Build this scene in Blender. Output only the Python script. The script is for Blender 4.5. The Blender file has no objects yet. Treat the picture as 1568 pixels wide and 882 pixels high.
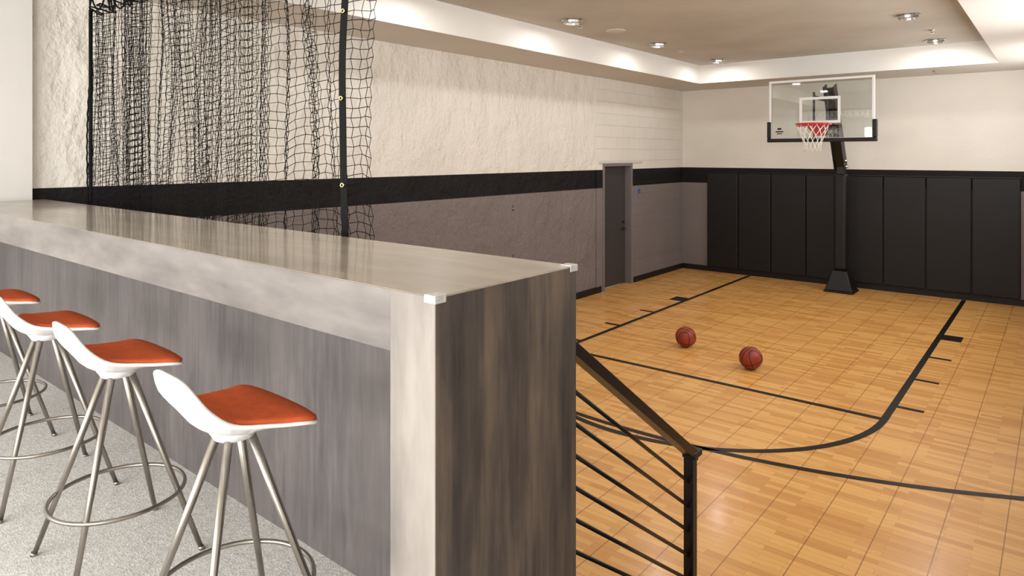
import bpy, bmesh, math, random
from mathutils import Vector, Matrix
random.seed(7)
sc = bpy.context.scene
COL = sc.collection
try:
    sc.view_settings.view_transform = 'Standard'
    sc.view_settings.look = 'None'
except Exception as e:
    print(e)

# ------------------------------------------------------------ constants
CAM_Z = 2.30
DECK = 0.89
WX = -5.97      # left wall
BY = 12.80      # back wall
RX = 0.23       # right wall of court
SOF = 3.59      # soffit height
TRAY = 3.92

def srgb(r, g, b):
    def f(c):
        c /= 255.0
        return c/12.92 if c <= 0.04045 else ((c+0.055)/1.055)**2.4
    return (f(r), f(g), f(b), 1.0)

# ------------------------------------------------------------ material helpers
class NT:
    def __init__(self, name):
        self.m = bpy.data.materials.new(name)
        self.m.use_nodes = True
        self.t = self.m.node_tree
        self.b = self.t.nodes['Principled BSDF']
    def n(self, typ, **kw):
        nd = self.t.nodes.new(typ)
        for k, v in kw.items():
            if k.startswith('i_'):
                nd.inputs[k[2:].replace('_', ' ')].default_value = v
            else:
                setattr(nd, k, v)
        return nd
    def l(self, a, b):
        self.t.links.new(a, b)
    def pos(self):
        return self.n('ShaderNodeTexCoord').outputs['Object']
    def mapping(self, src, scale=(1, 1, 1), loc=(0, 0, 0)):
        mp = self.n('ShaderNodeMapping')
        mp.inputs['Scale'].default_value = scale
        mp.inputs['Location'].default_value = loc
        self.l(src, mp.inputs['Vector'])
        return mp.outputs['Vector']
    def noise(self, vec, scale, detail=3, rough=0.5):
        nd = self.n('ShaderNodeTexNoise')
        nd.inputs['Scale'].default_value = scale
        nd.inputs['Detail'].default_value = detail
        nd.inputs['Roughness'].default_value = rough
        self.l(vec, nd.inputs['Vector'])
        return nd.outputs['Fac']
    def ramp(self, fac, stops):
        r = self.n('ShaderNodeValToRGB')
        el = r.color_ramp.elements
        while len(el) < len(stops):
            el.new(0.5)
        for e, (p, c) in zip(el, stops):
            e.position = p
            e.color = c
        self.l(fac, r.inputs['Fac'])
        return r.outputs['Color']
    def math(self, op, a, b=None):
        nd = self.n('ShaderNodeMath', operation=op)
        for i, v in enumerate((a, b)):
            if v is None: continue
            if isinstance(v, (int, float)): nd.inputs[i].default_value = v
            else: self.l(v, nd.inputs[i])
        return nd.outputs[0]
    def mix(self, fac, a, b, mode='MIX'):
        nd = self.n('ShaderNodeMix', data_type='RGBA', blend_type=mode)
        for s, v in ((nd.inputs[0], fac), (nd.inputs[6], a), (nd.inputs[7], b)):
            if isinstance(v, (int, float, tuple)): s.default_value = v
            else: self.l(v, s)
        return nd.outputs[2]
    def bump(self, h, strength=0.3, dist=0.01):
        nd = self.n('ShaderNodeBump')
        nd.inputs['Strength'].default_value = strength
        nd.inputs['Distance'].default_value = dist
        self.l(h, nd.inputs['Height'])
        self.l(nd.outputs['Normal'], self.b.inputs['Normal'])
    def set(self, **kw):
        for k, v in kw.items():
            key = {'color': 'Base Color', 'rough': 'Roughness', 'metal': 'Metallic', 'coat': 'Coat Weight',
                   'coatr': 'Coat Roughness', 'spec': 'Specular IOR Level', 'sheen': 'Sheen Weight'}[k]
            if isinstance(v, (int, float, tuple)): self.b.inputs[key].default_value = v
            else: self.l(v, self.b.inputs[key])
        return self

def simple(name, col, rough=0.5, metal=0.0, var=0.08, nscale=8, bump=0.0, bscale=200, coat=0.0, spec=0.5):
    t = NT(name)
    p = t.pos()
    f = t.noise(p, nscale, 3)
    dark = tuple(c*(1-var) for c in col[:3])+(1,)
    lite = tuple(min(1, c*(1+var)) for c in col[:3])+(1,)
    t.set(color=t.ramp(f, [(0.3, dark), (0.7, lite)]), rough=rough, metal=metal, coat=coat, spec=spec)
    if bump > 0:
        t.bump(t.noise(p, bscale, 2), bump, 0.003)
    return t.m

def wall_paint(name, axis, mode='smooth', upper=(224, 220, 211), lower=(124, 116, 114), banded=True):
    """painted wall: off-white above, black band, taupe below (bands by height on the wall)"""
    t = NT(name)
    p = t.pos()
    sep = t.n('ShaderNodeSeparateXYZ'); t.l(p, sep.inputs[0])
    z = sep.outputs['Z']
    f = t.noise(p, 1.3, 4)
    up = t.ramp(f, [(0.3, srgb(*[c-8 for c in upper])), (0.7, srgb(*upper))])
    if banded:
        lo = t.ramp(f, [(0.3, srgb(*[c-6 for c in lower])), (0.7, srgb(*lower))])
        c1 = t.mix(t.math('GREATER_THAN', z, 1.742), lo, srgb(22, 20, 21))
        c2 = t.mix(t.math('GREATER_THAN', z, 2.047), c1, up)
    else:
        c2 = up
    if mode in ('block', 'faintblock'):
        cb = t.n('ShaderNodeCombineXYZ')
        t.l(sep.outputs[axis], cb.inputs[0]); t.l(z, cb.inputs[1])
        br = t.n('ShaderNodeTexBrick')
        br.inputs['Scale'].default_value = 1.0
        br.inputs['Brick Width'].default_value = 0.4
        br.inputs['Row Height'].default_value = 0.2
        br.inputs['Mortar Size'].default_value = 0.005
        br.inputs['Mortar Smooth'].default_value = 0.6
        t.l(cb.outputs[0], br.inputs['Vector'])
        k = 1.3 if mode == 'block' else 0.08
        m = t.math('MULTIPLY', t.math('SUBTRACT', 1.0, br.outputs['Fac']), k)
        h = t.math('ADD', m, t.math('MULTIPLY', t.noise(p, 14, 4), 0.7))
        if mode == 'block':
            c2 = t.mix(t.math('MULTIPLY', br.outputs['Fac'], 0.13), c2, srgb(90, 85, 80))
        t.bump(h, 0.5, 0.012)
    elif mode == 'plaster':
        mp = t.mapping(p, (1, 1, 0.6))
        h = t.math('ADD', t.math('MULTIPLY', t.noise(mp, 3.4, 5, 0.55), 3.5), t.math('MULTIPLY', t.noise(p, 22, 3), 0.5))
        t.bump(h, 0.9, 0.030)
    else:
        t.bump(t.noise(p, 60, 2), 0.1, 0.003)
    t.set(color=c2, rough=0.65, spec=0.2)
    return t.m

def wood(name, c_dark, c_mid, c_lite, stretch, rough=0.35, coat=0.3, cellw=None, cellaxis=None, fine=45, coatr=0.15, fw=0.4, knots=False, spec=0.5):
    t = NT(name)
    p = t.pos()
    st = {'X': (0.07, 1, 1), 'Y': (1, 0.07, 1), 'Z': (1, 1, 0.07)}[stretch]
    mp = t.mapping(p, st)
    g1 = t.noise(mp, fine, 5, 0.6)
    mp2 = t.mapping(p, tuple(0.3 if s < 1 else 1 for s in st), (3, 1, 2))
    g2 = t.noise(mp2, 6.0, 4, 0.6)
    s = t.math('ADD', t.math('MULTIPLY', g1, fw), t.math('MULTIPLY', g2, 1-fw))
    col = t.ramp(s, [(0.32, c_dark), (0.5, c_mid), (0.68, c_lite)])
    if cellw:
        sep = t.n('ShaderNodeSeparateXYZ'); t.l(p, sep.inputs[0])
        fl = t.math('FLOOR', t.math('DIVIDE', sep.outputs[cellaxis], cellw))
        wn = t.n('ShaderNodeTexWhiteNoise', noise_dimensions='1D')
        t.l(fl, wn.inputs['W'])
        col = t.mix(t.math('MULTIPLY', wn.outputs['Value'], 0.25), col, c_dark)
    if knots:
        vo = t.n('ShaderNodeTexVoronoi'); vo.inputs['Scale'].default_value = 2.6
        t.l(t.mapping(p, (1, 1, 0.75), (.3, .1, .6)), vo.inputs['Vector'])
        d = t.math('ADD', vo.outputs['Distance'], t.math('MULTIPLY', t.math('SUBTRACT', t.noise(p, 16, 3), 0.5), 0.16))
        k = t.ramp(d, [(0.03, (1, 1, 1, 1)), (0.16, (0, 0, 0, 1))])
        col = t.mix(t.math('MULTIPLY', k, 0.6), col, srgb(34, 30, 30))
    t.set(color=col, rough=rough, coat=coat, coatr=coatr, spec=spec)
    t.bump(g1, 0.03, 0.002)
    return t.m

# ------------------------------------------------------------ materials
M = {}
M['wall_plaster'] = wall_paint('painted_rough_plaster', 'Y', 'plaster')
M['wall_block'] = wall_paint('painted_block_wall', 'Y', 'block')
M['wall_back'] = wall_paint('painted_back_wall', 'X', 'faintblock')
M['drywall'] = wall_paint('white_drywall', 'Y', upper=(220, 217, 213), banded=False)
M['ceil'] = simple('ceiling_paint_taupe', srgb(186, 181, 170), 0.7, var=0.09, nscale=1.2)
M['soffit'] = simple('soffit_paint', srgb(204, 201, 194), 0.7, var=0.03, nscale=1.2)
M['trayface'] = simple('tray_face_paint', srgb(226, 224, 219), 0.7, var=0.02, nscale=1.5)
M['black'] = simple('black_trim_paint', srgb(24, 23, 23), 0.5, spec=0.3)
M['line'] = simple('black_court_line_paint', srgb(16, 15, 16), 0.35, var=0.03, spec=0.3)
M['pad'] = simple('black_vinyl_padding', srgb(26, 24, 24), 0.5, var=0.1, nscale=3, bump=0.25, bscale=260, spec=0.3)
M['blackmetal'] = simple('black_powdercoat_steel', srgb(18, 17, 17), 0.4, 0.0, bump=0.05, spec=0.4)
M['rail'] = simple('bronze_black_handrail', srgb(34, 28, 26), 0.35, 0.2, bump=0.05)
M['steel'] = simple('brushed_stainless_steel', srgb(160, 154, 146), 0.32, 1.0, nscale=20)
M['chrome'] = simple('satin_nickel', srgb(185, 183, 180), 0.25, 1.0)
M['whiteplastic'] = simple('white_molded_shell', srgb(230, 229, 228), 0.3, var=0.01, coat=0.3)
M['orange'] = simple('orange_upholstery', srgb(192, 88, 50), 0.9, var=0.08, nscale=40, bump=0.3, bscale=700, spec=0.12)
M['doorpaint'] = simple('dark_gray_door_paint', srgb(66, 61, 60), 0.5, var=0.03, spec=0.3)
M['doorframe'] = simple('gray_door_frame_paint', srgb(118, 112, 112), 0.5, var=0.03)
M['rim'] = simple('red_orange_rim_paint', srgb(190, 45, 38), 0.35, var=0.03)
M['whitecord'] = simple('white_cord', srgb(232, 229, 222), 0.8)
M['blackcord'] = simple('black_netting_cord', srgb(18, 17, 17), 0.85, spec=0.15)
M['webbing'] = simple('black_webbing', srgb(13, 13, 14), 0.7, bump=0.3, bscale=500, spec=0.15)
M['brass'] = simple('brass_grommet', srgb(190, 172, 125), 0.35, 1.0)
M['blue'] = simple('blue_tape', srgb(40, 90, 170), 0.6)
M['plastic_clear'] = simple('frosted_corner_guard', srgb(186, 184, 181), 0.2, var=0.2, nscale=60, coat=0.6)
M['whiteframe'] = simple('white_backboard_frame', srgb(228, 228, 228), 0.4, var=0.01)
M['winframe'] = simple('window_frame_black', srgb(60, 58, 56), 0.4)
M['stair'] = wood('stair_wood', srgb(80, 70, 62), srgb(105, 92, 82), srgb(125, 112, 100), 'X')

M['ctop'] = wood('gray_stained_wood_top', srgb(126, 115, 101), srgb(149, 137, 120), srgb(166, 154, 137), 'X', rough=0.28, coat=0.5, coatr=0.08, fw=0.25)
M['capron'] = wood('gray_stained_wood_apron', srgb(88, 83, 80), srgb(113, 107, 103), srgb(134, 128, 122), 'X', rough=0.5, coat=0.05, fine=20, fw=0.18)
M['cleg'] = wood('lit_gray_stained_wood_leg', srgb(100, 95, 91), srgb(130, 123, 117), srgb(152, 145, 137), 'Z', rough=0.5, coat=0.05, fine=20, fw=0.22)  # same stained wood, lighter: light on the front face put into the colour
M['cpanel'] = wood('shaded_gray_stained_wood_panel', srgb(68, 63, 63), srgb(90, 84, 83), srgb(106, 99, 97), 'Z', rough=0.5, coat=0.0, cellw=0.14, cellaxis='X')  # same stained wood, darker: shade of the recess put into the colour
M['cend'] = wood('shaded_stained_wood_end', srgb(42, 38, 37), srgb(80, 71, 65), srgb(118, 102, 88), 'Z', rough=0.5, coat=0.0, cellw=0.12, cellaxis='Y', fine=26, fw=0.45, knots=True, spec=0.3)  # knotty stained wood; shade on the side-facing end put into the dark tones

# glass
t = NT('clear_backboard_glass')
tr = t.n('ShaderNodeBsdfTransparent'); tr.inputs[0].default_value = (0.93, 0.95, 0.95, 1)
gl_ = t.n('ShaderNodeBsdfGlossy'); gl_.inputs['Roughness'].default_value = 0.02
fr = t.n('ShaderNodeFresnel'); fr.inputs['IOR'].default_value = 1.5
mx = t.n('ShaderNodeMixShader')
t.l(t.math('ADD', fr.outputs[0], 0.03), mx.inputs[0]); t.l(tr.outputs[0], mx.inputs[1]); t.l(gl_.outputs[0], mx.inputs[2])
t.l(mx.outputs[0], t.t.nodes['Material Output'].inputs['Surface'])
M['glass'] = t.m

# lamp lens
t = NT('lamp_lens_emissive')
t.set(color=srgb(240, 238, 232), rough=0.4)
t.b.inputs['Emission Color'].default_value = (1, 0.97, 0.93, 1)
t.b.inputs['Emission Strength'].default_value = 0.6
M['lens'] = t.m

# carpet
t = NT('light_gray_loop_carpet')
p = t.pos()
f1 = t.noise(p, 170, 3, 0.7); f2 = t.noise(p, 60, 4, 0.7)
s = t.math('ADD', t.math('MULTIPLY', f1, 0.5), t.math('MULTIPLY', f2, 0.5))
t.set(color=t.ramp(s, [(0.34, srgb(160, 157, 153)), (0.5, srgb(194, 191, 187)), (0.66, srgb(218, 216, 212))]), rough=0.95, spec=0.1)
t.bump(s, 0.6, 0.010)
M['carpet'] = t.m

# court floor
t = NT('maple_sport_floor')
p = t.pos()
br = t.n('ShaderNodeTexBrick')
br.offset = 0.37; br.offset_frequency = 2
for k, v in {'Scale': 1.0, 'Brick Width': 0.40, 'Row Height': 0.0508, 'Mortar Size': 0.0009, 'Mortar Smooth': 0.3, 'Bias': -0.15}.items():
    br.inputs[k].default_value = v
br.inputs['Color1'].default_value = srgb(240, 186, 110)
br.inputs['Color2'].default_value = srgb(190, 124, 58)
br.inputs['Mortar'].default_value = srgb(150, 94, 44)
t.l(p, br.inputs['Vector'])
g = t.noise(t.mapping(p, (1.0, 22, 1)), 7, 5, 0.65)
c = t.mix(0.3, br.outputs['Color'], t.ramp(g, [(0.3, srgb(188, 126, 60)), (0.5, srgb(222, 162, 88)), (0.7, srgb(244, 192, 118))]))
big = t.noise(p, 0.5, 2)
c = t.mix(t.math('MULTIPLY', big, 0.15), c, srgb(208, 146, 76))
sep = t.n('ShaderNodeSeparateXYZ'); t.l(p, sep.inputs[0])
def gridline(out, size, w):
    fr_ = t.math('FRACT', t.math('DIVIDE', t.math('ADD', out, 100.0), size))
    return t.math('LESS_THAN', fr_, w/size)
gx = gridline(sep.outputs['X'], 0.305, 0.006)
gy = gridline(sep.outputs['Y'], 0.305, 0.004)
gg = t.math('MAXIMUM', t.math('MULTIPLY', gx, 0.75), t.math('MULTIPLY', gy, 0.25))
c = t.mix(gg, c, srgb(115, 66, 30))
t.set(color=c, rough=0.27, coat=0.1, coatr=0.12, spec=0.5)
t.bump(t.math('SUBTRACT', t.math('MULTIPLY', t.noise(p, 6, 2), 1.2), gg), 0.1, 0.004)
M['floor'] = t.m

# basketball
t = NT('basketball_rubber')
p = t.pos()
vo = t.n('ShaderNodeTexVoronoi'); vo.inputs['Scale'].default_value = 260; t.l(p, vo.inputs['Vector'])
t.set(color=t.ramp(t.noise(p, 12), [(0.3, srgb(128, 44, 28)), (0.7, srgb(160, 62, 38))]), rough=0.5)
t.bump(vo.outputs['Distance'], 0.4, 0.001)
M['ball'] = t.m

# ------------------------------------------------------------ geometry helpers
def obj_from_bm(name, bm, mats, parent=None, smooth=False, bevel=0, loc=None, auto=False):
    me = bpy.data.meshes.new(name)
    bmesh.ops.recalc_face_normals(bm, faces=bm.faces)
    bm.to_mesh(me); bm.free()
    for m in mats: me.materials.append(M[m])
    if smooth:
        for f in me.polygons: f.use_smooth = True
    ob = bpy.data.objects.new(name, me)
    COL.objects.link(ob)
    if parent: ob.parent = parent
    if loc: ob.location = loc
    if bevel:
        md = ob.modifiers.new('bevel', 'BEVEL'); md.width = bevel; md.segments = 3; md.limit_method = 'ANGLE'
    return ob

def bm_box(bm, x0, x1, y0, y1, z0, z1, mi=0):
    vs = [bm.verts.new(v) for v in [(x0,y0,z0),(x1,y0,z0),(x1,y1,z0),(x0,y1,z0),(x0,y0,z1),(x1,y0,z1),(x1,y1,z1),(x0,y1,z1)]]
    for idx in [(0,3,2,1),(4,5,6,7),(0,1,5,4),(1,2,6,5),(2,3,7,6),(3,0,4,7)]:
        f = bm.faces.new([vs[i] for i in idx]); f.material_index = mi

def boxes(name, lst, mats, parent=None, bevel=0, loc=None):
    bm = bmesh.new()
    for b in lst: bm_box(bm, *b)
    return obj_from_bm(name, bm, mats, parent, bevel=bevel, loc=loc)

def tube(bm, pts, r, n=10, closed=False, mi=0, caps=True):
    pts = [Vector(p) for p in pts]
    N = len(pts)
    rs = r if isinstance(r, (list, tuple)) else [r]*N
    rings = []
    up = None
    for i in range(N):
        if closed: d = pts[(i+1) % N]-pts[i-1]
        else: d = pts[min(i+1, N-1)]-pts[max(i-1, 0)]
        d.normalize()
        if up is None:
            up = Vector((0, 0, 1)) if abs(d.z) < 0.9 else Vector((1, 0, 0))
        s = d.cross(up)
        if s.length < 1e-6: s = d.cross(Vector((0, 1, 0)))
        s.normalize(); u = s.cross(d).normalized(); up = u
        rings.append([bm.verts.new(pts[i]+rs[i]*(math.cos(2*math.pi*k/n)*s+math.sin(2*math.pi*k/n)*u)) for k in range(n)])
    for i in range(N if closed else N-1):
        a, b = rings[i], rings[(i+1) % N]
        for k in range(n):
            f = bm.faces.new((a[k], a[(k+1) % n], b[(k+1) % n], b[k])); f.material_index = mi; f.smooth = True
    if caps and not closed:
        f = bm.faces.new(rings[0][::-1]); f.material_index = mi
        f = bm.faces.new(rings[-1]); f.material_index = mi

def bar(bm, a, b, w, h, mi=0):
    """rectangular bar between a and b; w horizontal, h in the other direction"""
    a = Vector(a); b = Vector(b); d = (b-a).normalized()
    s = d.cross(Vector((0, 0, 1)))
    if s.length < 1e-4: s = Vector((1, 0, 0))
    s.normalize(); u = s.cross(d).normalized()
    R = []
    for p in (a, b):
        R.append([bm.verts.new(p+s*sx*w/2+u*sy*h/2) for sx, sy in ((-1,-1),(1,-1),(1,1),(-1,1))])
    for k in range(4):
        f = bm.faces.new((R[0][k], R[0][(k+1)%4], R[1][(k+1)%4], R[1][k])); f.material_index = mi
    f = bm.faces.new(R[0][::-1]); f.material_index = mi
    f = bm.faces.new(R[1]); f.material_index = mi

def lathe(bm, prof, n=32, mi=0, center=(0, 0)):
    rings = []
    for r, z in prof:
        rings.append([bm.verts.new((center[0]+r*math.cos(2*math.pi*k/n), center[1]+r*math.sin(2*math.pi*k/n), z)) for k in range(n)])
    for a, b in zip(rings, rings[1:]):
        for k in range(n):
            f = bm.faces.new((a[k], a[(k+1)%n], b[(k+1)%n], b[k])); f.material_index = mi; f.smooth = True
    for rg, rev in ((rings[0], True), (rings[-1], False)):
        f = bm.faces.new(rg[::-1] if rev else rg); f.material_index = mi

def empty(name, loc=(0, 0, 0), rz=0):
    e = bpy.data.objects.new(name, None)
    e.location = loc; e.rotation_euler = (0, 0, rz); e.empty_display_size = 0.1
    COL.objects.link(e)
    return e

# ------------------------------------------------------------ room shell
LX0 = -5.93   # face of furred-out lounge wall
REAR = -3.5
LRX = 2.6
boxes('floor', [(WX-0.2, RX+0.2, 1.70, BY+0.2, -0.12, 0.0)], ['floor'])
boxes('floor_lounge', [(LX0-0.2, LRX+0.2, REAR-0.2, 1.72, DECK-0.12, DECK)], ['carpet'])
boxes('wall_deck_riser', [(WX, LRX, 1.60, 1.71, 0.0, DECK-0.12)], ['drywall'])

D0, D1, DH = 9.72, 10.72, 2.15
bm = bmesh.new()
bm_box(bm, WX-0.25, WX-0.015, 1.62, 9.53, 0, TRAY+.1, 0)
bm_box(bm, WX-0.25, WX, 9.53, D0, 0, TRAY+.1, 1)
bm_box(bm, WX-0.25, WX, D0, D1, DH, TRAY+.1, 1)
bm_box(bm, WX-0.25, WX, D1, BY, 0, TRAY+.1, 1)
obj_from_bm('wall_left', bm, ['wall_plaster', 'wall_block'])
boxes('wall_lounge_left', [(LX0-0.3, LX0, REAR-0.2, 1.62, DECK, TRAY+.1)], ['drywall'])
boxes('wall_back', [(WX-0.25, RX+0.25, BY, BY+0.2, 0, TRAY+.1)], ['wall_back'])
boxes('wall_lounge_front', [(RX+.2, LRX+0.2, 1.62, 1.72, DECK, TRAY+.1)], ['drywall'])
boxes('wall_lounge_right', [(LRX, LRX+0.2, REAR-0.2, 1.62, DECK, TRAY+.1)], ['drywall'])

def window(i, axis, a, b, zb, zt, face, out):
    """window in a wall; axis = direction the wall runs; face = inner wall plane; out = outward sign"""
    e = empty('window_%d' % i)
    w = 0.05
    m = (a+b)/2
    f0, f1 = sorted((face+out*.04, face+out*.12))
    g0, g1 = sorted((face+out*.08, face+out*.085))
    fr_ = [(a, a+w, zb, zt), (b-w, b, zb, zt), (a+w, b-w, zb, zb+w), (a+w, b-w, zt-w, zt), (m-w/2, m+w/2, zb+w, zt-w)]
    if axis == 'X':
        boxes('frame', [(p, q, f0, f1, r, s) for p, q, r, s in fr_], ['winframe'], e)
        boxes('pane', [(a+w, b-w, g0, g1, zb+w, zt-w)], ['glass'], e)
    else:
        boxes('frame', [(f0, f1, p, q, r, s) for p, q, r, s in fr_], ['winframe'], e)
        boxes('pane', [(g0, g1, a+w, b-w, zb+w, zt-w)], ['glass'], e)

# rear wall with 3 windows
wins = [(-5.3, -3.3), (-2.9, -0.9), (-0.5, 1.5)]
zb, zt = DECK+0.5, 3.3
lst = [(LX0, LRX, REAR-0.2, REAR, DECK, zb), (LX0, LRX, REAR-0.2, REAR, zt, TRAY+.1)]
xs = [LX0]+[v for w in wins for v in w]+[LRX]
for i in range(0, len(xs), 2):
    lst.append((xs[i], xs[i+1], REAR-0.2, REAR, zb, zt))
boxes('wall_rear', lst, ['drywall'])
for i, (a, b) in enumerate(wins):
    window(i+1, 'X', a, b, zb, zt, REAR, -1)
# right court wall; unseen high windows added to light the left wall evenly
added_wins = [(3.2, 5.4), (6.4, 8.6), (9.6, 11.8)]
czb, czt = 2.25, 3.35
lst = [(RX, RX+.2, 1.62, BY, 0, czb), (RX, RX+.2, 1.62, BY, czt, TRAY+.1)]
ys = [1.62]+[v for w in added_wins for v in w]+[BY]
for i in range(0, len(ys), 2):
    lst.append((RX, RX+.2, ys[i], ys[i+1], czb, czt))
boxes('wall_right', lst, ['wall_back'])
for i, (a, b) in enumerate(added_wins):
    window(i+4, 'Y', a, b, czb, czt, RX, 1)  # added out of view, only as openings for the side fill light

# ceiling with tray
TX0, TX1, TY0, TY1 = -5.08, -0.67, 2.6, 11.6
bm = bmesh.new()
bm_box(bm, WX-0.25, LRX+0.2, REAR-0.2, TY0, SOF, TRAY+.1, 1)
bm_box(bm, WX-0.25, TX0, TY0, TY1, SOF, TRAY+.1, 1)
bm_box(bm, TX1, RX+0.2, TY0, TY1, SOF, TRAY+.1, 1)
bm_box(bm, WX-0.25, RX+0.2, TY1, BY+0.2, SOF, TRAY+.1, 1)
bm_box(bm, TX0, TX1, TY0, TY1, TRAY, TRAY+.1, 0)
bm.faces.ensure_lookup_table()
for f in bm.faces:
    c = f.calc_center_median()
    f.normal_update()
    if abs(f.normal.z) < 0.5 and TX0-.01 <= c.x <= TX1+.01 and TY0-.01 <= c.y <= TY1+.01:
        f.material_index = 2
obj_from_bm('ceiling', bm, ['ceil', 'soffit', 'trayface'])

# baseboards
boxes('baseboard_left', [(WX-.014, WX+0.012, 1.72, D0-.05, 0, 0.1), (WX, WX+0.012, D1+.05, BY, 0, 0.1)], ['black'])
boxes('baseboard_back', [(WX+.012, RX, BY-0.014, BY, 0, 0.1)], ['black'])
boxes('baseboard_right', [(RX-0.014, RX, 3.0, BY-.014, 0, 0.1)], ['black'])

# ------------------------------------------------------------ door
e = empty('door_1')
boxes('door_slab', [(WX-0.16, WX-0.115, D0+.05, D1-.05, 0.01, DH-.05)], ['doorpaint'], e)
boxes('door_frame', [(WX-0.2, WX+0.015, D0, D0+.05, 0, DH), (WX-0.2, WX+0.015, D1-.05, D1, 0, DH), (WX-0.2, WX+0.015, D0+.05, D1-.05, DH-.05, DH)], ['doorframe'], e, bevel=0.004)
bm = bmesh.new()
tube(bm, [(WX-.115, D1-.13, 0.98), (WX-.06, D1-.13, 0.98), (WX-.055, D1-.15, 0.98), (WX-.055, D1-.25, 0.98)], 0.011, 10)
tube(bm, [(WX-.116, D1-.13, 0.98), (WX-.105, D1-.13, 0.98)], 0.03, 16)
tube(bm, [(WX-.116, D1-.13, 1.1), (WX-.1, D1-.13, 1.1)], 0.026, 16)
obj_from_bm('lever_handle', bm, ['blackmetal'], e)
boxes('trim_1', [(WX, WX+0.02, D0-.12, D1+.35, DH+0.005, DH+.04)], ['soffit'], bevel=0.004)

e = empty('light_switch')
boxes('plate', [(WX, WX+.012, D1+.2, D1+.29, 1.52, 1.65)], ['doorframe'], e, bevel=.003)
boxes('tape', [(WX+.012, WX+.016, D1+.21, D1+.28, 1.6, 1.68)], ['blue'], e)

def wall_anchor(y, z):
    e = empty('wall_eye_hook', (WX-.015, y, z))
    bm = bmesh.new()
    bm_box(bm, 0, .006, -.02, .02, -.035, .035)
    tube(bm, [(.02+.016*math.cos(a*math.pi/8), 0, .016*math.sin(a*math.pi/8)) for a in range(16)], .004, 8, closed=True)
    obj_from_bm('eye_plate', bm, ['chrome'], e)
wall_anchor(7.35, 1.55); wall_anchor(7.35, 0.86)

# ------------------------------------------------------------ ceiling fixtures
def recessed_light(x, y, z, power=0):
    e = empty('recessed_light', (x, y, z))
    bm = bmesh.new()
    n = 36
    prof = [(0.085, 0.0), (0.125, 0.0), (0.125, -0.012), (0.108, -0.018), (0.104, -0.045), (0.098, -0.05), (0.09, -0.05), (0.085, -0.012)]
    rings = [[bm.verts.new((r*math.cos(2*math.pi*k/n), r*math.sin(2*math.pi*k/n), zz)) for k in range(n)] for r, zz in prof]
    for i in range(len(rings)):
        a, b = rings[i], rings[(i+1) % len(rings)]
        for k in range(n):
            f = bm.faces.new((a[k], a[(k+1)%n], b[(k+1)%n], b[k])); f.smooth = False
    obj_from_bm('trim_ring', bm, ['chrome'], e)
    bm = bmesh.new(); lathe(bm, [(0.084, -0.002), (0.084, -0.012)], 32)
    obj_from_bm('lens', bm, ['lens'], e)
    ld = bpy.data.lights.new('lamp', 'AREA'); ld.shape = 'DISK'; ld.size = 0.16; ld.energy = power
    ld.color = (1.0, 0.97, 0.93)
    lo = bpy.data.objects.new('lamp', ld); lo.location = (0, 0, -0.055); lo.parent = e
    COL.objects.link(lo)
for y in (4.45, 6.7, 8.92, 11.1):
    for x in (-4.54, -1.37):
        recessed_light(x, y, TRAY, 12)
def sprinkler(x, y, z):
    e = empty('sprinkler_head', (x, y, z))
    bm = bmesh.new()
    lathe(bm, [(0.04, 0), (0.04, -.006), (0.012, -.012), (0.01, -.04), (0.03, -.042), (0.03, -.046)], 20)
    obj_from_bm('pendent_head', bm, ['chrome'], e)
sprinkler(-4.62, 7.0, TRAY); sprinkler(-1.3, 10.2, TRAY); sprinkler(-4.5, 9.6, TRAY); sprinkler(-1.5, 12.1, SOF)
e = empty('ceiling_speaker', (-4.5, 7.65, TRAY))
bm = bmesh.new(); lathe(bm, [(0.13, 0), (0.13, -.006), (0.115, -.01), (0.05, -.011)], 36); obj_from_bm('grille', bm, ['soffit'], e)

# ------------------------------------------------------------ court markings
bm = bmesh.new()
HX, HY = -2.88, 10.72
LW = 0.06
Z0, Z1 = 0.0005, 0.0035
LXa, LXb = -4.59, -1.19
FT = 6.57
bm_box(bm, LXa-LW/2, LXa+LW/2, FT, BY-.05, Z0, Z1)
bm_box(bm, LXb-LW/2, LXb+LW/2, FT, BY-.05, Z0, Z1)
bm_box(bm, LXa+LW/2, LXb-LW/2, FT-LW/2, FT+LW/2, Z0, Z1)
def arc(cx, cy, r, a0, a1, n, lw=LW):
    pr = None
    for i in range(n+1):
        a = a0+(a1-a0)*i/n
        c, s = math.cos(a), math.sin(a)
        cur = [bm.verts.new((cx+(r-lw/2)*c, cy+(r-lw/2)*s, Z1)), bm.verts.new((cx+(r+lw/2)*c, cy+(r+lw/2)*s, Z1))]
        if pr: bm.faces.new((pr[0], pr[1], cur[1], cur[0]))
        pr = cur
arc((LXa+LXb)/2, FT, (LXb-LXa)/2, math.pi, 2*math.pi, 64)
R3 = 5.74
a0 = math.acos((WX+.03-HX)/R3); a1 = math.acos((RX-.03-HX)/R3)
arc(HX, HY, R3, -a0, -a1, 96, 0.055)
for sx, lx in ((-1, LXa), (1, LXb)):
    for (y, h) in ((10.0, 0.28), (8.92, .055), (7.94, .055), (6.98, .055)):
        xa, xb = sorted((lx+sx*LW/2, lx+sx*(LW/2+0.21)))
        bm_box(bm, xa, xb, y-h/2, y+h/2, Z0, Z1)
obj_from_bm('court_line_markings', bm, ['line'])

# ------------------------------------------------------------ wall padding
bm = bmesh.new()
for i in range(8):
    x = -5.43+0.62*i
    bm_box(bm, x+.004, x+.616, BY-.055, BY-.001, .105, 1.93)
ob = obj_from_bm('wall_padding', bm, ['pad'], bevel=0.016)
boxes('trim_2', [(-5.43, -5.43+.62*8, BY-.03, BY-.001, 1.935, 1.955)], ['black'])

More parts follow.
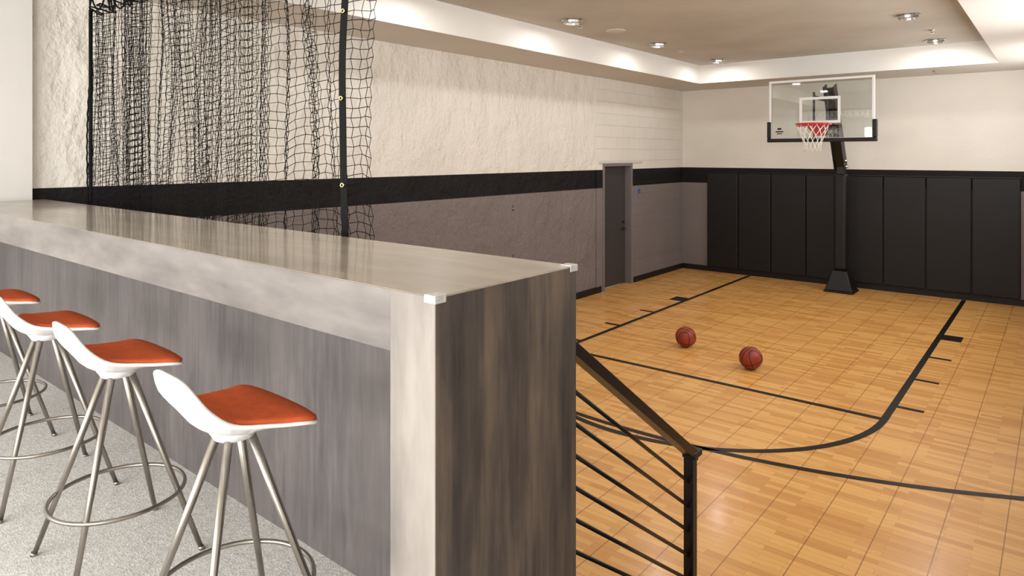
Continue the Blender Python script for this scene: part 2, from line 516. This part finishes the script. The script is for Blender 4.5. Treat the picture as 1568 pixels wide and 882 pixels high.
# ------------------------------------------------------------ basketball hoop
H = empty('basketball_hoop')
PX, PY = -2.87, 12.28
bm = bmesh.new()
def frustum(bm, x, y, hw0, hd0, z0, hw1, hd1, z1, mi=0):
    a = [bm.verts.new((x+sx*hw0, y+sy*hd0, z0)) for sx, sy in ((-1,-1),(1,-1),(1,1),(-1,1))]
    b = [bm.verts.new((x+sx*hw1, y+sy*hd1, z1)) for sx, sy in ((-1,-1),(1,-1),(1,1),(-1,1))]
    for k in range(4): bm.faces.new((a[k], a[(k+1)%4], b[(k+1)%4], b[k])).material_index = mi
    bm.faces.new(a[::-1]).material_index = mi; bm.faces.new(b).material_index = mi
frustum(bm, PX, PY, .23, .22, 0.0, .23, .22, .03)
frustum(bm, PX, PY, .215, .20, .03, .115, .12, .36)
obj_from_bm('pole_base_cover', bm, ['blackmetal'], H, bevel=.02)
boxes('pole', [(PX-.065, PX+.065, PY-.065, PY+.065, .3, 2.2)], ['blackmetal'], H, bevel=.012)
boxes('pole_pad', [(PX-.1, PX+.1, PY-.11, PY+.1, .37, 1.98)], ['pad'], H, bevel=.045)
BBY = 11.10
bx0, bx1, bz0, bz1 = -3.67, -2.135, 2.53, 3.485
bcx = (bx0+bx1)/2
bm = bmesh.new()
for sx in (-.075, .075):
    bar(bm, (PX+sx, PY-.02, 2.06), (bcx+sx, 11.68, 3.42), .016, .17)
bar(bm, (PX, PY-.06, 2.10), (bcx, 11.64, 3.38), .13, .03)
for z, yb in ((2.66, 12.0), (3.2, 11.78)):
    for sx in (-.085, .085):
        bar(bm, (bcx+sx, yb, z), (bcx+sx, BBY+.05, z), .02, .06)
obj_from_bm('lift_arms', bm, ['blackmetal'], H, bevel=.003)
bm = bmesh.new()
for z, y in ((2.1, PY-.02), (2.2, PY-.07)):
    tube(bm, [(PX-.11, y, z), (PX+.11, y, z)], .024, 12)
obj_from_bm('pivot_bolts', bm, ['chrome'], H)
bm = bmesh.new()
for sx in (-.11, .08):
    bm_box(bm, bcx+sx, bcx+sx+.03, BBY+.03, BBY+.06, 2.55, 3.28)
obj_from_bm('mounting_rails', bm, ['blackmetal'], H, bevel=.004)
fw = .035
boxes('backboard_frame', [(bx0, bx1, BBY-.01, BBY+.03, bz1-fw, bz1), (bx0, bx1, BBY-.01, BBY+.03, bz0, bz0+fw),
                (bx0, bx0+fw, BBY-.01, BBY+.03, bz0+fw, bz1-fw), (bx1-fw, bx1, BBY-.01, BBY+.03, bz0+fw, bz1-fw)], ['whiteframe'], H, bevel=.003)
boxes('backboard_glass', [(bx0+fw, bx1-fw, BBY, BBY+.012, bz0+fw, bz1-fw)], ['glass'], H)
tz0, tz1, tw, lw = 2.79, 3.20, .3, .04
boxes('target_square', [(bcx-tw, bcx+tw, BBY-.003, BBY-.0005, tz1-lw, tz1), (bcx-tw, bcx+tw, BBY-.003, BBY-.0005, tz0, tz0+lw),
                (bcx-tw, bcx-tw+lw, BBY-.003, BBY-.0005, tz0+lw, tz1-lw), (bcx+tw-lw, bcx+tw, BBY-.003, BBY-.0005, tz0+lw, tz1-lw)], ['whiteframe'], H)
boxes('edge_padding', [(bx0-.03, bx1+.03, BBY-.03, BBY+.05, bz0-.03, bz0+.03),
                (bx0-.03, bx0+.03, BBY-.03, BBY+.05, bz0+.03, bz0+.30), (bx1-.03, bx1+.03, BBY-.03, BBY+.05, bz0+.03, bz0+.30)], ['pad'], H, bevel=.012)
boxes('maker_mark', [(bx0+.10, bx0+.22, BBY-.002, BBY-.0005, bz0+.13, bz0+.15), (bx0+.13, bx0+.19, BBY-.002, BBY-.0005, bz0+.17, bz0+.2),
                (bx0+.12, bx0+.2, BBY-.002, BBY-.0005, bz0+.10, bz0+.115)], ['black'], H)
RZ = 2.765
rcy = BBY-.15-.229
bm = bmesh.new()
tube(bm, [(bcx+.229*math.cos(a*math.pi/24), rcy+.229*math.sin(a*math.pi/24), RZ) for a in range(48)], .012, 10, closed=True)
tube(bm, [(bcx+.229*math.cos(math.radians(205+a*130/14)), rcy+.229*math.sin(math.radians(205+a*130/14)), RZ-.03) for a in range(-8, 22)], .006, 8)
bm_box(bm, bcx-.09, bcx+.09, BBY-.16, BBY-.012, RZ-.012, RZ+.008)
bm_box(bm, bcx-.09, bcx+.09, BBY-.03, BBY-.004, RZ-.17, RZ+.008)
for s in (-1, 1):
    bar(bm, (bcx+s*.08, BBY-.02, RZ-.12), (bcx+s*.13, rcy+.18, RZ-.012), .012, .03)
    bm_box(bm, min(bcx+s*.075, bcx+s*.2), max(bcx+s*.075, bcx+s*.2), rcy+.12, BBY-.10, RZ-.008, RZ+.006)
obj_from_bm('rim', bm, ['rim'], H)
bm = bmesh.new()
NL = 12
rows = [(.225, RZ-.012), (.20, RZ-.09), (.165, RZ-.17), (.135, RZ-.25), (.115, RZ-.33), (.12, RZ-.42)]
for k in range(NL):
    for sgn in (1, -1):
        pts = []
        for j, (r, z) in enumerate(rows):
            a = 2*math.pi*(k+sgn*0.5*(j % 2))/NL
            pts.append((bcx+r*math.cos(a), rcy+r*math.sin(a), z+random.uniform(-.005, .005)))
        tube(bm, pts, .0045, 6)
obj_from_bm('hoop_net', bm, ['whitecord'], H)

# ------------------------------------------------------------ basketballs
def basketball(x, y, rot):
    e = empty('basketball', (x, y, .1205))
    e.rotation_euler = rot
    bm = bmesh.new()
    bmesh.ops.create_uvsphere(bm, u_segments=48, v_segments=32, radius=.12)
    obj_from_bm('ball_shell', bm, ['ball'], e, smooth=True)
    bm = bmesh.new()
    R = .1195
    def circ(fn): tube(bm, [fn(2*math.pi*k/64) for k in range(64)], .0034, 6, closed=True)
    circ(lambda a: (R*math.cos(a), R*math.sin(a), 0))
    circ(lambda a: (R*math.cos(a), 0, R*math.sin(a)))
    for s in (1, -1):
        def f(a):
            v = Vector((math.cos(a)*.62, s*(0.55+0.28*math.cos(2*a)), math.sin(a)*.80)); v.normalize(); return v*R
        circ(f)
    obj_from_bm('seams', bm, ['line'], e)
basketball(-3.48, 7.55, (0.5, 0.3, 0.2))
basketball(-2.58, 7.21, (0.2, -0.5, 1.0))

# ------------------------------------------------------------ bar counter
CX1 = -1.139; CX0 = LX0+.005
CF, CB = 1.11, 1.70
CT = DECK+1.075
AP = 0.155
B = empty('bar_counter')
bm = bmesh.new()
bm_box(bm, CX0, CX1, CF+.003, CB, CT-.05, CT)
obj_from_bm('countertop', bm, ['ctop'], B, bevel=.003)
boxes('apron', [(CX0, CX1-.16, CF, CF+.05, CT-AP, CT-.002)], ['capron'], B, bevel=.0006)
boxes('underside', [(CX0, CX1-.16, CF+.05, CB, CT-AP, CT-.051)], ['cpanel'], B)
boxes('waterfall_leg_face', [(CX1-.16, CX1-.001, CF, CF+.05, DECK, CT-.002)], ['cleg'], B, bevel=.0006)
boxes('waterfall_end', [(CX1-.16, CX1, CF+.051, CB, DECK, CT-.051), (CX1-.003, CX1+.001, CF+.001, CB, DECK, CT-.004)], ['cend'], B)
boxes('back_panel', [(CX0, CX1-.16, 1.415, 1.46, DECK, CT-AP)], ['cpanel'], B)
boxes('court_side_panel', [(CX0, CX1-.16, CB-.06, CB-.01, DECK, CT-AP)], ['cpanel'], B)
for (x, y, sy) in ((CX1, CF, 1), (CX1, CB, -1)):
    ya, yb = sorted((y-sy*.005, y+sy*.032))
    boxes('corner_guard', [(x-.034, x+.005, ya, yb, CT, CT+.004), (x, x+.005, ya, yb, CT-.016, CT), (x-.034, x, min(y, y-sy*.005), max(y, y-sy*.005), CT-.016, CT)], ['plastic_clear'], B, bevel=.0015)

# ------------------------------------------------------------ bar stools
def catmull(P, n=8, closed=True):
    out = []
    N = len(P)
    for i in range(N):
        p0, p1, p2, p3 = [Vector(P[(i+k) % N]) for k in (-1, 0, 1, 2)]
        for j in range(n):
            t_ = j/n
            out.append(0.5*((2*p1)+(-p0+p2)*t_+(2*p0-5*p1+4*p2-p3)*t_*t_+(-p0+3*p1-3*p2+p3)*t_**3))
    return out
def sm(x): x = max(0, min(1, x)); return x*x*(3-2*x)
RB = .165
def seat_pt(x, s):
    """s is distance along the seat centreline; behind -.01 the shell rolls up into the low back"""
    if s < -.01:
        th = (-s-.01)/RB
        y = -.01-RB*math.sin(th); z = RB*(1-math.cos(th))
    else:
        y = s; z = 0
    z += .692 - .030*max(0, (s-.06)/.13)**2
    z += .9*x*x*(1-sm((s+.06)/.14))*.8
    y += .5*x*x*(1-sm((s+.16)/.12))
    return Vector((x, y, z))
def seat_n(x, s):
    h = .002
    a = seat_pt(x+h, s)-seat_pt(x-h, s); b = seat_pt(x, s+h)-seat_pt(x, s-h)
    return a.cross(b).normalized()
half = [(.0, -.258), (.075, -.248), (.122, -.21), (.143, -.14), (.155, -.06), (.178, .04), (.200, .108), (.190, .145), (.135, .160), (.07, .167)]
outl = half+[(0, .169)]+[(-x, y) for x, y in half[:0:-1]]
chalf = [(.0, -.085), (.08, -.085), (.136, -.072), (.153, -.02), (.174, .05), (.195, .108), (.186, .140), (.133, .155), (.07, .162)]
cout = chalf+[(0, .164)]+[(-x, y) for x, y in chalf[:0:-1]]
def bar_stool(x, y, rz):
    e = empty('bar_stool', (x, y, DECK), rz)
    O = catmull([(a, b, 0) for a, b in outl], 4)
    bm = bmesh.new()
    N = len(O); K = 12
    cen = Vector((0, .0, 0))
    top, bot = [], []
    for k in range(1, K+1):
        r = k/K
        rt, rb = [], []
        for o in O:
            p = cen+(o-cen)*r
            q = seat_pt(p.x, p.y); nn = seat_n(p.x, p.y)
            edge = sm((1-r)/.15)
            th = .008+.008*edge+.03*max(0, 1-(p.length/.14)**2)
            rt.append(bm.verts.new(q))
            rb.append(bm.verts.new(q-nn*th))
        top.append(rt); bot.append(rb)
    ct = bm.verts.new(seat_pt(0, 0)); cb = bm.verts.new(seat_pt(0, 0)-Vector((0, 0, .046)))
    for i in range(N):
        j = (i+1) % N
        bm.faces.new((ct, top[0][i], top[0][j])); bm.faces.new((cb, bot[0][j], bot[0][i]))
        for k in range(K-1):
            bm.faces.new((top[k][i], top[k+1][i], top[k+1][j], top[k][j]))
            bm.faces.new((bot[k][i], bot[k][j], bot[k+1][j], bot[k+1][i]))
        bm.faces.new((top[-1][i], bot[-1][i], bot[-1][j], top[-1][j]))
    obj_from_bm('seat_shell', bm, ['whiteplastic'], e, smooth=True)
    C = catmull([(a, b, 0) for a, b in cout], 4)
    bm = bmesh.new(); N = len(C); prev = None
    cc = Vector((0, .04, 0))
    prof = [(1.0, .0005), (1.004, .005), (.99, .010), (.95, .013), (.8, .016), (.6, .018), (.4, .019), (.2, .02)]
    for r, dz in prof:
        ring = []
        for o in C:
            p = cc+(o-cc)*r
            ring.append(bm.verts.new(seat_pt(p.x, p.y)+seat_n(p.x, p.y)*dz))
        if prev:
            for i in range(N): bm.faces.new((prev[i], prev[(i+1)%N], ring[(i+1)%N], ring[i]))
        prev = ring
    c0 = bm.verts.new(seat_pt(cc.x, cc.y)+Vector((0, 0, .02)))
    for i in range(N): bm.faces.new((prev[i], prev[(i+1)%N], c0))
    obj_from_bm('seat_cushion', bm, ['orange'], e, smooth=True)
    bm = bmesh.new()
    lathe(bm, [(.03, .628), (.055, .632), (.062, .645), (.075, .665)], 32)
    obj_from_bm('hub', bm, ['whiteplastic'], e)
    bm = bmesh.new()
    for k in range(4):
        a = math.radians(45+90*k)
        c, s = math.cos(a), math.sin(a)
        tube(bm, [(.042*c, .042*s, .645), (.16*c, .16*s, .33), (.285*c, .285*s, .006)], [.0125, .0105, .0085], 14)
        tube(bm, [(.284*c, .284*s, .012), (.288*c, .288*s, 0)], [.0105, .0105], 12)
    obj_from_bm('legs', bm, ['steel'], e)
    bm = bmesh.new()
    tube(bm, [(.212*math.cos(a*math.pi/36), .212*math.sin(a*math.pi/36), .215) for a in range(72)], .007, 10, closed=True)
    obj_from_bm('footrest_ring', bm, ['steel'], e, smooth=True)
bar_stool(-1.78, .96, -.03)
bar_stool(-2.59, .965, -.03)
bar_stool(-3.34, .965, -.04)
bar_stool(-4.12, .965, -.02)

# ------------------------------------------------------------ stairs and railing
lst = []
for i in range(4):
    lst.append((-1.19, RX-.005, 1.715+.25*i, 1.715+.25*(i+1), 0, DECK-.178*(i+1)))
boxes('stairs', lst, ['stair'], bevel=.006)

RXx = -1.26
PYt, PZt = 2.78, 0.995
sl = .717
G = empty('stair_railing')
def rz(y, off=0): return PZt+(PYt-y)*sl-off
bm = bmesh.new()
bar(bm, (RXx, PYt+.03, rz(PYt+.03)), (RXx, 1.735, rz(1.735)), .055, .038)
obj_from_bm('handrail', bm, ['rail'], G, bevel=.004)
bm = bmesh.new()
bm_box(bm, RXx-.022, RXx+.022, PYt-.022, PYt+.022, 0, PZt-.02)
bm_box(bm, RXx-.022, RXx+.022, 1.74, 1.784, 0.0, rz(1.76)-.02)
bm_box(bm, RXx-.04, RXx+.04, PYt-.05, PYt+.05, 0, .008)
bm_box(bm, RXx-.04, RXx+.04, 1.722, 1.80, 0, .008)
bm_box(bm, RXx-.03, RXx+.03, PYt-.02, PYt+.06, PZt-.022, PZt+.006)
obj_from_bm('posts', bm, ['blackmetal'], G, bevel=.003)
bm = bmesh.new()
for k in range(7):
    off = .135+.107*k
    ye = PYt
    if rz(ye, off) < .05: ye = PYt-(.05-rz(ye, off))/sl
    tube(bm, [(RXx, 1.75, rz(1.75, off)), (RXx, ye, rz(ye, off))], .0075, 10)
obj_from_bm('infill_rods', bm, ['blackmetal'], G)

# ------------------------------------------------------------ netting curtain
Nn = empty('netting_curtain')
NX0, NX1, NY = -5.62, -2.30, 1.90
path = []
S = 9000
ph = 0
for i in range(S+1):
    u = i/S
    x = NX0+(NX1-NX0)*u
    open_ = sm((x+3.0)/.3)
    amp = .09*(1-open_)+.03*open_
    amp *= 0.7+.3*math.sin(u*31)
    wl = .16+.05*math.sin(u*19)+.12*open_
    ph += 2*math.pi*((NX1-NX0)/S)/wl
    path.append((x+.02*(1-open_)*math.sin(2*ph), NY+amp*math.sin(ph)+.02*math.sin(u*40), ph, amp))
SP = .043
cols = [path[0]]; acc = 0
for a, b in zip(path, path[1:]):
    acc += math.hypot(b[0]-a[0], b[1]-a[1])
    if acc >= SP: cols.append(b); acc = 0
ztop, zbot = 3.38, .12
rows_n = int((ztop-zbot)/.043)
NC = len(cols)
print('net cols', NC, 'rows', rows_n)
grid = []
for i, (x, y, ph, amp) in enumerate(cols):
    c = []
    for j in range(rows_n+1):
        z = ztop-(ztop-zbot)*j/rows_n
        zz = z+.030*(amp/.09)*math.sin(ph+.8)+.005*math.sin(i*1.7+j*.3)+random.uniform(-.003, .003)
        if j == 0: zz = ztop-.035*(0.5-0.5*math.cos(2*math.pi*i/7))
        dx = (.007 if (i+j) % 2 else -.007)
        dxx = .022*math.sin(z*1.9+i*.13)+.014*math.sin(z*4.1+i*.31)
        dyy = .018*math.sin(z*2.3+i*.21)
        k = min(1, j/10)
        if i > NC-10: dxx *= .5
        c.append((x+dx+dxx*k, y+dyy*k, zz))
    grid.append(c)
cu = bpy.data.curves.new('net_mesh_cords', 'CURVE'); cu.dimensions = '3D'
cu.bevel_depth = .0018; cu.bevel_resolution = 0
def spl(cu, pts):
    s = cu.splines.new('POLY'); s.points.add(len(pts)-1)
    s.points.foreach_set('co', [v for p in pts for v in (p[0], p[1], p[2], 1.0)])
for c in grid: spl(cu, c)
for j in range(rows_n+1): spl(cu, [grid[i][j] for i in range(NC)])
cu.materials.append(M['blackcord'])
ob = bpy.data.objects.new('net_mesh_cords', cu); COL.objects.link(ob); ob.parent = Nn
cu = bpy.data.curves.new('border_rope', 'CURVE'); cu.dimensions = '3D'; cu.bevel_depth = .006; cu.bevel_resolution = 2
spl(cu, [(g[0][0], g[0][1], g[0][2]) for g in grid]); spl(cu, grid[0])
# gathered loops of spare rope under the track
for i in range(0, NC-6, 6):
    a = grid[i][0]; b = grid[min(i+7, NC-1)][0]
    spl(cu, [(a[0]+(b[0]-a[0])*q/8, a[1]+(b[1]-a[1])*q/8, a[2]+.13-.15*math.sin(math.pi*q/8)) for q in range(9)])
    spl(cu, [(a[0], a[1], a[2]), (a[0], (a[1]+NY)/2, a[2]+.12), (a[0], NY, 3.53)])
cu.materials.append(M['webbing'])
ob = bpy.data.objects.new('border_rope', cu); COL.objects.link(ob); ob.parent = Nn
boxes('ceiling_track', [(LX0+.1, NX1+.05, NY-.02, NY+.02, 3.53, SOF)], ['blackmetal'], Nn)
sx = -2.47
bm = bmesh.new()
def strip_pt(k): return (sx+.006*math.sin(k*.7), NY-.06+.01*math.sin(k*.45), ztop-k*(ztop-zbot)/40)
pts = [strip_pt(k) for k in range(41)]
for k in range(40):
    a, b = pts[k], pts[k+1]
    v = [bm.verts.new((a[0]-.018, a[1], a[2])), bm.verts.new((a[0]+.018, a[1]+.008, a[2])), bm.verts.new((b[0]+.018, b[1]+.008, b[2])), bm.verts.new((b[0]-.018, b[1], b[2]))]
    bm.faces.new(v)
bmesh.ops.remove_doubles(bm, verts=bm.verts, dist=1e-5)
ob = obj_from_bm('leading_edge_webbing', bm, ['webbing'], Nn)
md = ob.modifiers.new('thick', 'SOLIDIFY'); md.thickness = .004
bm = bmesh.new()
for z in (3.31, 2.94, 2.55, 2.165, 1.78, 1.4, 1.0, .6):
    k = (ztop-z)/(ztop-zbot)*40
    xx, yy, _ = strip_pt(k)
    tube(bm, [(xx+.008*math.cos(a*math.pi/8), yy-.006+.002*math.cos(a*math.pi/8), z+.008*math.sin(a*math.pi/8)) for a in range(16)], .004, 8, closed=True)
obj_from_bm('grommets', bm, ['brass'], Nn)
bm = bmesh.new()
tube(bm, [(NX0+.01, NY+.0, ztop), (NX0+.01, NY, 2.4), (NX0+.015, NY, zbot)], .014, 10)
obj_from_bm('rear_edge_webbing', bm, ['webbing'], Nn)

# ------------------------------------------------------------ lighting
w = bpy.data.worlds.new('sky'); sc.world = w; w.use_nodes = True
bg = w.node_tree.nodes['Background']
bg.inputs[0].default_value = (0.9, 0.95, 1.0, 1); bg.inputs[1].default_value = 1.2
def window_and_fill_light(loc, rot, sx_, sy_, en):
    ld = bpy.data.lights.new('window_and_fill_light', 'AREA'); ld.shape = 'RECTANGLE'
    ld.size = sx_; ld.size_y = sy_; ld.energy = en; ld.color = (1.0, 0.985, 0.965)
    lo = bpy.data.objects.new('window_and_fill_light', ld)
    lo.location = loc; lo.rotation_euler = rot
    COL.objects.link(lo)
for a, b in wins:
    window_and_fill_light(((a+b)/2, REAR+.03, (zb+zt)/2), (math.radians(90), 0, 0), b-a-.1, zt-zb-.1, 175)
for a, b in added_wins:
    window_and_fill_light((RX-.03, (a+b)/2, (czb+czt)/2), (math.radians(90), 0, math.radians(90)), b-a-.1, czt-czb-.1, 54)  # fill light at the added side windows, brightens the left wall

# ------------------------------------------------------------ camera
cd = bpy.data.cameras.new('camera'); cam = bpy.data.objects.new('camera', cd); COL.objects.link(cam)
cam.location = (0, 0, CAM_Z)
cam.rotation_euler = (math.radians(90), 0, math.radians(39.23))
cd.sensor_width = 36; cd.lens = 36*1030/1568
cd.shift_y = -204/1568
cd.clip_start = .05
sc.camera = cam
